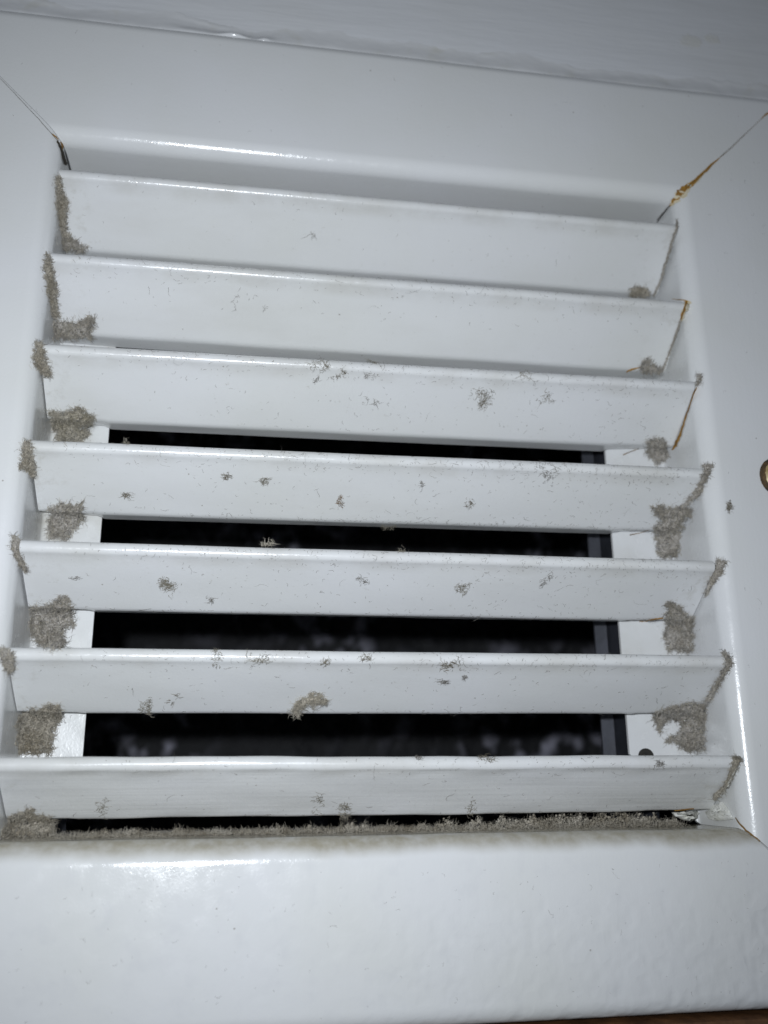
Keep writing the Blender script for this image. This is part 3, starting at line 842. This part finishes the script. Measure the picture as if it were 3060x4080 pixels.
# loose tufts, each its own thing
TUFTS = [
 ('wispy grey tuft left of centre on the top louvre', 675, 515, 26, 26, 9, M_FLECK, 1.1),
 ('faint thread tuft near the left of the second louvre', 508, 655, 20, 24, 6, M_FLECK, 1.0),
 ('tiny tuft at mid left of the second louvre', 573, 665, 12, 16, 5, M_FLECK, 0.8),
 ('pale tangle on the upper right of the third louvre, above the brown one', 1133, 810, 26, 26, 22, M_TUFT_PALE, 1.2),
 ('densest brown tuft on the right half of the third louvre', 1050, 855, 38, 36, 70, M_TUFT, 1.4),
 ('spiky tuft on the third louvre, right of the densest brown one', 1185, 860, 32, 20, 22, M_TUFT, 1.2),
 ('long twisted tuft just under the top edge of the third louvre', 692, 790, 40, 18, 34, M_TUFT_PALE, 1.4),
 ('small tuft on the third louvre, below the long twisted one', 684, 818, 14, 20, 14, M_FLECK, 0.9),
 ('round little tuft on the third louvre, right of the long twisted one', 734, 812, 22, 16, 24, M_TUFT, 1.0),
 ('chain of grey lint at the middle of the third louvre', 796, 815, 36, 26, 14, M_FLECK, 1.2),
 ('hooked grey tuft at the middle of the third louvre, lowest there', 795, 863, 26, 18, 12, M_FLECK, 1.3),
 ('pale tuft sitting on the top edge of the third louvre', 802, 782, 30, 12, 18, M_TUFT_PALE, 1.2),
 ('fluffy oval tuft left of centre on the fourth louvre', 488, 1028, 20, 16, 34, M_TUFT, 0.9),
 ('slanted feathery tuft on the fourth louvre, right of the oval one', 563, 1042, 30, 18, 34, M_TUFT_PALE, 1.1),
 ('compact brown tuft at the middle of the fourth louvre', 736, 1082, 16, 18, 34, M_RUSTDARK, 0.8),
 ('star shaped tuft right of centre on the fourth louvre', 1012, 1087, 20, 20, 28, M_TUFT, 0.9),
 ('brown splayed tuft near the left of the fourth louvre', 275, 1065, 26, 16, 26, M_TUFT, 1.1),
 ('hanging thread tuft right of centre under the top edge of the fourth louvre', 905, 1035, 12, 34, 14, M_FLECK, 1.1),
 ('cobweb of lint at the upper right of the fourth louvre', 1185, 1022, 54, 40, 46, M_FLECK, 1.1),
 ('little pale tuft on the top edge near the left of the fourth louvre', 276, 955, 14, 12, 16, M_TUFT_PALE, 0.9),
 ('pale curly tuft standing on the top edge of the fifth louvre', 577, 1174, 26, 16, 26, M_BEIGE, 1.3),
 ('lint wisp hanging under the fourth louvre at the middle', 838, 1138, 24, 14, 24, M_TUFT_PALE, 1.0),
 ('small curly tuft on the top edge at the middle of the fifth louvre', 866, 1190, 18, 14, 18, M_TUFT_PALE, 1.2),
 ('largest pale tuft on the left half of the fifth louvre', 360, 1263, 36, 30, 80, M_TUFT_PALE, 1.4),
 ('pale ragged tuft right of centre on the fifth louvre', 998, 1268, 34, 26, 46, M_TUFT_PALE, 1.2),
 ('small dark tuft low on the left half of the fifth louvre', 454, 1296, 18, 18, 16, M_FLECK, 1.0),
 ('faint grey tuft near the left end of the fifth louvre', 155, 1250, 26, 12, 14, M_FLECK, 0.8),
 ('twiggy tuft at the middle of the fifth louvre', 785, 1252, 30, 22, 16, M_FLECK, 1.1),
 ('grey tuft near the right of the fifth louvre', 1180, 1256, 24, 26, 24, M_FLECK, 1.1),
 ('pointed tuft hanging at the lower left of the sixth louvre', 318, 1522, 22, 36, 60, M_TUFT_PALE, 1.0),
 ('small speck tuft right of the pointed one on the sixth louvre', 372, 1508, 16, 18, 16, M_TUFT, 0.9),
 ('looped tuft on the top edge of the sixth louvre, left of centre', 472, 1418, 26, 26, 30, M_TUFT_PALE, 1.2),
 ('arched thread tuft on the top edge of the sixth louvre', 558, 1420, 44, 16, 22, M_TUFT_PALE, 1.8),
 ('round tuft on the top edge at the middle of the sixth louvre', 791, 1418, 18, 14, 28, M_TUFT, 1.0),
 ('flat tuft under the top edge at the middle of the sixth louvre', 703, 1430, 26, 12, 24, M_TUFT_PALE, 1.0),
 ('trailing tuft down the right half of the sixth louvre', 972, 1432, 34, 34, 44, M_TUFT, 1.3),
 ('tangled grey tuft below the trailing one on the sixth louvre', 960, 1473, 22, 16, 26, M_FLECK, 1.0),
 ('small knot beside the tangled tuft on the sixth louvre', 1008, 1464, 16, 14, 18, M_FLECK, 0.9),
 ('forked pale tuft at the lower left of the lowest louvre', 221, 1742, 34, 26, 26, M_TUFT_PALE, 1.2),
 ('lacy pale tuft low at the middle left of the lowest louvre', 686, 1738, 30, 36, 24, M_TUFT_PALE, 1.4),
 ('dense tuft overhanging the lower edge of the lowest louvre', 741, 1752, 28, 30, 60, M_TUFT_PALE, 1.3),
 ('upright wisp at the lower edge of the lowest louvre, right of centre', 1016, 1746, 22, 32, 26, M_TUFT_PALE, 1.1),
 ('small grey tuft on the top edge at the middle of the lowest louvre', 901, 1638, 14, 12, 18, M_FLECK, 0.9),
 ('frayed tuft on the top edge of the lowest louvre, right of the small one', 1050, 1640, 24, 18, 28, M_TUFT, 1.1),
 ('grey tuft near the right end of the lowest louvre', 1422, 1650, 24, 18, 34, M_FLECK, 0.9),
 ('short brown tuft on the right frame rail below the screw', 1577, 1092, 12, 26, 60, M_TUFT, 0.9),
]
for k, (lab, x, y, w, h, n, mt, fl) in enumerate(TUFTS):
    tuft('lint_tuft', lab, x, y, w, h, n, mt, k, flen=fl, group='loose lint tufts on the grille', core=2 if n < 20 else 4)

K = 300
big = clump('dust_clump', 'biggest pale fibrous lint ball clinging to the lower edge of the sixth louvre', 'dust clump',
            R7((1262, 240), (1290, 200), (1330, 178), (1385, 180), (1412, 215), (1395, 235), (1340, 230), (1300, 255), (1285, 285), (1255, 265)), M_BEIGE, None,
            thick=0.8, dens=60, flen=1.2, frad=0.04, seed=301, curl=0.75, rag=7)

# countless specks and short fibres over the blades and rails: one mass
def fibres_stuff():
    r = np.random.default_rng(91)
    S, D, NR, LN, RD = [], [], [], [], []
    per = [130, 480, 700, 950, 760, 520, 300]
    mesh_pts = [np.array(p) for p in BP]
    for i, cnt in enumerate(per):
        o = blades[i]
        zl, zr = ZO[i]
        for _ in range(cnt):
            x = -66 + 132 * (r.random() if i < 2 else r.beta(1.5, 1.1))
            edge = r.random() < 0.55
            # nose points 4..15, flat 16..23, roll 24..35
            j = int(r.integers(5, 17)) if edge else int(r.integers(16, 29))
            f = r.random()
            y, z = mesh_pts[j] * (1 - f) + mesh_pts[j + 1] * f
            p = Vector((x, y, z - 20 * i + zl + (zr - zl) * (x + 69) / 138))
            loc, nrm, idx, dist = BVH.find_nearest(p)
            if loc is None: continue
            S.append(np.array(loc + nrm * 0.03)); NR.append(np.array(nrm)); D.append(r.normal(0, 1, 3))
            LN.append((0.12 if edge else 0.25) + r.exponential(0.35 if edge else 0.5)); RD.append(0.026 + 0.020 * r.random())
    for _ in range(34):                                # a few long hairs
        i = int(r.integers(1, 7)); x = -60 + 118 * r.random(); y, z = mesh_pts[int(r.integers(8, 24))]
        loc, nrm, idx, dist = BVH.find_nearest(Vector((x, y, z - 20 * i)))
        S.append(np.array(loc + nrm * 0.05)); NR.append(np.array(nrm)); D.append(r.normal(0, 1, 3)); LN.append(2.2 + 2.5 * r.random()); RD.append(0.02)
    # rails
    for _ in range(260):
        if r.random() < 0.6: x, z = -64 + 134 * r.random(), -139 - 25 * r.beta(1, 1.4)
        elif r.random() < 0.5: x, z = 73 + 25 * r.random(), -130 + 150 * r.random()
        else: x, z = -80 + 170 * r.random(), 11 + 26 * r.random()
        p = Vector((x, -0.7, z))
        loc, nrm, idx, dist = BVH.find_nearest(p)
        S.append(np.array(loc + nrm * 0.03)); NR.append(np.array(nrm)); D.append(r.normal(0, 1, 3))
        LN.append(0.2 + r.exponential(0.4)); RD.append(0.016 + 0.012 * r.random())
    S, D, NR = np.array(S), np.array(D), np.array(NR)
    D -= NR * np.sum(D * NR, axis=1, keepdims=True)
    V, F = fibre_mesh(S, D, np.clip(np.array(LN), 0.1, 4.5), np.array(RD), 5, 0.6, r, NR)
    o = quick_mesh('lint_fibres', V, F, np.zeros((0, 3), int), M_FLECK)
    tag(o, 'countless short lint fibres scattered over the white louvres and frame', kind='stuff')
fibres_stuff()

# ------------------------------------------------------------------ rust, cracks, sealant
def ribbon(name, pts, widths, mat, parent, proud=0.05, jit=0.13, seed=0, steps=5):
    """A thin irregular crust laid along the surface through photo readings pts."""
    r = np.random.default_rng(500 + seed)
    P, Wd = [], []
    for a, b, wa, wb in zip(pts[:-1], pts[1:], widths[:-1], widths[1:]):
        for k in range(steps):
            f = k / steps
            P.append((a[0] + (b[0] - a[0]) * f, a[1] + (b[1] - a[1]) * f)); Wd.append(wa + (wb - wa) * f)
    P.append(pts[-1]); Wd.append(widths[-1])
    vs, fs = [], []
    prev = None
    for k, ((x, y), w) in enumerate(zip(P, Wd)):
        q = P[min(k + 1, len(P) - 1)]; s = P[max(k - 1, 0)]
        t = np.array((q[0] - s[0], q[1] - s[1])); t /= np.hypot(*t) + 1e-9
        nn = np.array((-t[1], t[0]))
        c = np.array((x, y)) + nn * r.normal(0, w * 0.09)
        row = []
        for e in (-1, 0, 1):
            ww = w * (1 + r.normal(0, jit)) if e else 0
            pt = c + nn * e * abs(ww) * 0.5
            p, nrm, ok = surface_near(pt[0], pt[1])
            h = proud * (1.8 if e == 0 else 0.35)
            row.append(p + nrm * h)
        mid = row[1]
        for v in row:                                # a ribbon bridging a joint stays with its middle
            if (v - mid).length > 2.0: v = mid
            vs.append(tuple(v))
    for k in range(len(P) - 1):
        for j in range(2):
            fs.append((k * 3 + j, k * 3 + j + 1, k * 3 + j + 4, k * 3 + j + 3))
    o = link(name, vs, fs, mat, parent); 
    return o
V2 = lambda *p: [((x / 1.0634 + 1500) / 1.8445, (y / 1.0634) / 1.8445) for x, y in p]
R1b = lambda *p: [((x / 1.0843 + 1530) / 1.8445, (y / 1.0843) / 1.8445) for x, y in p]
R1a = lambda *p: [((x / 1.0843) / 1.8445, (y / 1.0843) / 1.8445) for x, y in p]
ribbon('rust_stain', R1b((1659, 487), (1630, 512)), [4.2, 1.4], M_RUST, grille, seed=1)
ribbon('rust_stain', R1b((1635, 508), (1560, 580), (1500, 640), (1445, 685)), [0.9, 0.8, 1.0, 1.6], M_RUSTDARK, grille, seed=2)
ribbon('rust_stain', R1b((1450, 682), (1390, 735), (1340, 785), (1310, 805), (1280, 835), (1255, 862), (1235, 888)), [2.2, 6.5, 7.5, 11.5, 16.0, 8.5, 3.5], M_RUST, grille, seed=3)
ribbon('crack_shade_grime', R1b((1237, 886), (1215, 910), (1180, 950)), [2.6, 1.8, 1.8], M_GAP_SHADE, grille, seed=4)  # dark strip paints the shade of the mitre gap onto the surface
ribbon('crack_shade_grime', R1a((0, 338), (60, 400), (120, 465), (165, 512), (205, 558), (246, 604)), [0.7, 0.9, 0.8, 1.1, 0.9, 1.2], M_GAP_SHADE, grille, seed=5)  # grimy dark strip, painted in so the thin mitre crack shows
ribbon('rust_stain', R1a((225, 578), (240, 590), (252, 602)), [1.5, 3.0, 2.0], M_RUST, grille, seed=6)
ribbon('crack_shade_grime', R1a((248, 606), (262, 640), (276, 685), (290, 722)), [3.5, 6.0, 6.5, 8.0], M_GAP_SHADE, grille, seed=7)  # shade of the open mitre wedge, painted as a black strip
ribbon('rust_stain', R1a((262, 612), (270, 630), (270, 645)), [2.0, 5.0, 2.0], M_RUST, grille, seed=8)
ribbon('rust_stain', RB((1408, 690), (1440, 735), (1490, 790), (1560, 840), (1600, 872)), [2.0, 3.0, 4.5, 3.2, 2.5], M_RUSTDARK, grille, seed=9)
ribbon('crack_shade_grime', RB((1600, 872), (1659, 925)), [1.2, 0.8], M_GAP_SHADE, grille, seed=10)  # shade of the lower mitre crack, painted as a dark strip
ribbon('rust_stain', R4((880, 905), (980, 915)), [0.8, 2.2], M_RUST, blades[1], seed=11)
ribbon('rust_stain', R4((992, 918), (978, 965), (955, 1015), (944, 1062)), [7.5, 6.5, 5.5, 3.5], M_RUST, blades[1], seed=12)
ribbon('rust_stain', R4((1062, 1555), (1035, 1610), (1010, 1690), (975, 1790), (945, 1890), (910, 1970), (880, 2015)), [2.5, 2.8, 2.2, 4.0, 4.5, 7.0, 2.5], M_RUST, blades[2], seed=13)
ribbon('rust_stain', R6((640, 1247), (690, 1243), (760, 1228), (815, 1221)), [2.0, 3.2, 3.0, 2.5], M_RUST, blades[4], seed=14)
ribbon('rust_stain', R4((545, 1445), (580, 1425), (650, 1408)), [2.5, 3.5, 2.5], M_RUST, blades[1], seed=15)
ribbon('rust_stain', R4((520, 2050), (570, 2030), (635, 2005)), [2.5, 1.4, 1.6], M_RUSTDARK, blades[2], seed=16)
ribbon('rust_stain', R6((570, 612), (640, 598), (710, 575)), [2.5, 1.2, 1.2], M_RUSTDARK, blades[3], seed=17)
ribbon('rust_stain', RB((940, 636), (1000, 632), (1090, 620)), [2.0, 3.4, 2.0], M_RUST, blades[6], seed=18)

ribbon('rust_stain', R1b((1400, 728), (1350, 778), (1320, 800), (1285, 838), (1255, 868), (1240, 888)), [3.0, 9.0, 12.0, 21.0, 13.0, 5.0], M_STAIN, grille, proud=0.02, seed=21)
ribbon('rust_stain', R1b((1430, 700), (1385, 742), (1340, 783), (1305, 812), (1278, 838), (1250, 868)), [0.8, 1.6, 2.0, 3.8, 5.0, 2.5], M_RUSTDARK, grille, proud=0.09, seed=22)
ribbon('rust_stain', R4((1000, 918), (985, 968), (962, 1018), (948, 1068)), [13.0, 12.0, 9.0, 5.0], M_STAIN, blades[1], proud=0.02, seed=23)
ribbon('rust_stain', R4((990, 925), (975, 970), (953, 1018), (944, 1062)), [2.0, 2.6, 2.2, 1.6], M_RUSTDARK, blades[1], proud=0.09, seed=24)
ribbon('rust_stain', R4((1035, 1610), (1010, 1690), (975, 1790), (945, 1890), (910, 1970), (882, 2012)), [1.2, 1.0, 1.5, 1.4, 2.6, 1.2], M_RUSTDARK, blades[2], proud=0.09, seed=25)
# rivet hole low on the right return flange
def rivet():
    p, nrm, ok = surface(*RB((715, 172))[0])
    vs, fs = [], []
    n = 20
    for (rad, y) in ((1.75, -0.1), (1.75, -0.3), (1.35, -0.45), (0.6, -0.25)):
        for k in range(n):
            a = 2 * math.pi * k / n
            vs.append((p.x + rad * math.cos(a), p.y + y, p.z - 1.35 + rad * math.sin(a)))
    for j in range(3):
        for k in range(n): fs.append((j * n + k, j * n + (k + 1) % n, (j + 1) * n + (k + 1) % n, (j + 1) * n + k))
    fs.append(tuple(3 * n + k for k in range(n)))
    o = link('rivet', vs, fs, M_BLACK, grille, True, 50); recalc(o)
rivet()

# broken pieces of white sealant at the lower right corner
def lump(name, label, cat, poly, mat, thick, seed, lift=0.1, group=None):
    """A chunky flake: the outline in photo readings, laid on the surface and given thickness and a rough top."""
    r = np.random.default_rng(700 + seed)
    cx = sum(p[0] for p in poly) / len(poly); cy = sum(p[1] for p in poly) / len(poly)
    rings = []
    base, nrm0, ok = surface(cx, cy)
    pts = []
    for a, b in zip(poly, poly[1:] + poly[:1]):
        for k in range(4):
            f = k / 4; pts.append((a[0] + (b[0] - a[0]) * f + r.normal(0, .5), a[1] + (b[1] - a[1]) * f + r.normal(0, .5)))
    n = len(pts)
    vs, fs = [], []
    for (sc, h) in ((1.0, 0.0), (1.0, 0.6), (0.82, 1.0), (0.5, 1.05), (0.2, 1.1)):
        for (x, y) in pts:
            X, Y = cx + (x - cx) * sc, cy + (y - cy) * sc
            p, nrm, ok = surface(X, Y)
            vs.append(tuple(p + nrm * (lift + thick * h * (1 + 0.25 * r.normal()))))
    for j in range(4):
        for k in range(n): fs.append((j * n + k, j * n + (k + 1) % n, (j + 1) * n + (k + 1) % n, (j + 1) * n + k))
    fs += [tuple(4 * n + k for k in range(n)), tuple(reversed(range(n)))]
    o = link(name, vs, fs, mat, None, True, 40); recalc(o)
    rooted(o, base)
    return tag(o, label, cat, group)
lump('sealant_flake', 'broken white sealant flake lying on the lip under the lowest louvre, right end', 'sealant flake', RB((905, 650), (960, 645), (1090, 625), (1125, 650), (1140, 690), (1060, 700), (1010, 712), (930, 680)), M_CHIP, 1.1, 1, lift=0.7, group='broken white sealant')
lump('sealant_patch', 'cracked white sealant patch in the lower right corner of the opening', 'sealant patch', RB((1190, 650), (1260, 590), (1320, 570), (1370, 640), (1400, 700), (1300, 715), (1220, 700)), M_CHIP, 0.6, 2, group='broken white sealant')
lump('sealant_patch', 'narrow crumbly sealant patch along the right end of the lowest louvre', 'sealant patch', RB((1385, 320), (1410, 300), (1390, 360), (1350, 420), (1310, 500), (1285, 510), (1335, 420)), M_CHIP, 0.5, 3, group='broken white sealant')

# sealant bead between the top of the frame and the wall
def bead():
    r = np.random.default_rng(5)
    n, m = 300, 30
    vs, fs = [], []
    f = lambda x, s, a: a * math.sin(x * s + a * 40)
    for i in range(n + 1):
        x = -112 + 224 * i / n
        mn = lambda f, o: mnoise.noise((x * f, o, 0.5))
        top = 45.4 + 2.2 * mn(.06, 1.0) + 1.0 * mn(.19, 4.0) + 0.35 * mn(.8, 9.0)
        bulge = 0.30 + 0.25 * mn(.07, 12.0)
        ridge = 0.14 * max(0.0, mn(.11, 20.0) + 0.25 * mn(.4, 25.0))
        for j in range(m + 1):
            t = j / m
            z = 39.4 + (top - 39.4) * t
            y = WALL_Y + 0.02 - 1.2 * (1 - t) ** 2.2 + 1.3 * math.exp(-t / 0.06) - bulge * math.sin(math.pi * t) * (1 - t) - ridge * math.exp(-((t - .84) / .12) ** 2)
            y -= 1.1 * math.exp(-((t - .22) / .17) ** 2) * (math.exp(-((x + 34.5) / 3.2) ** 2) + 0.6 * math.exp(-((x + 27.5) / 1.5) ** 2) + 0.3 * math.exp(-((x + 43) / 5) ** 2))
            y += 0.03 * mnoise.noise((x * .5, z * .8, 3.0))
            if j == m: y = WALL_Y + 0.12
            vs.append((x, y, z))
    for i in range(n):
        for j in range(m):
            k = i * (m + 1) + j; fs.append((k, k + m + 1, k + m + 2, k + 1))
    o = link('sealant_bead', vs, fs, M_CAULK, None, True)
    recalc(o)
    rooted(o, (0, WALL_Y, 42))
    tag(o, 'uneven painted sealant bead between the top of the frame and the wall', 'sealant bead')
bead()
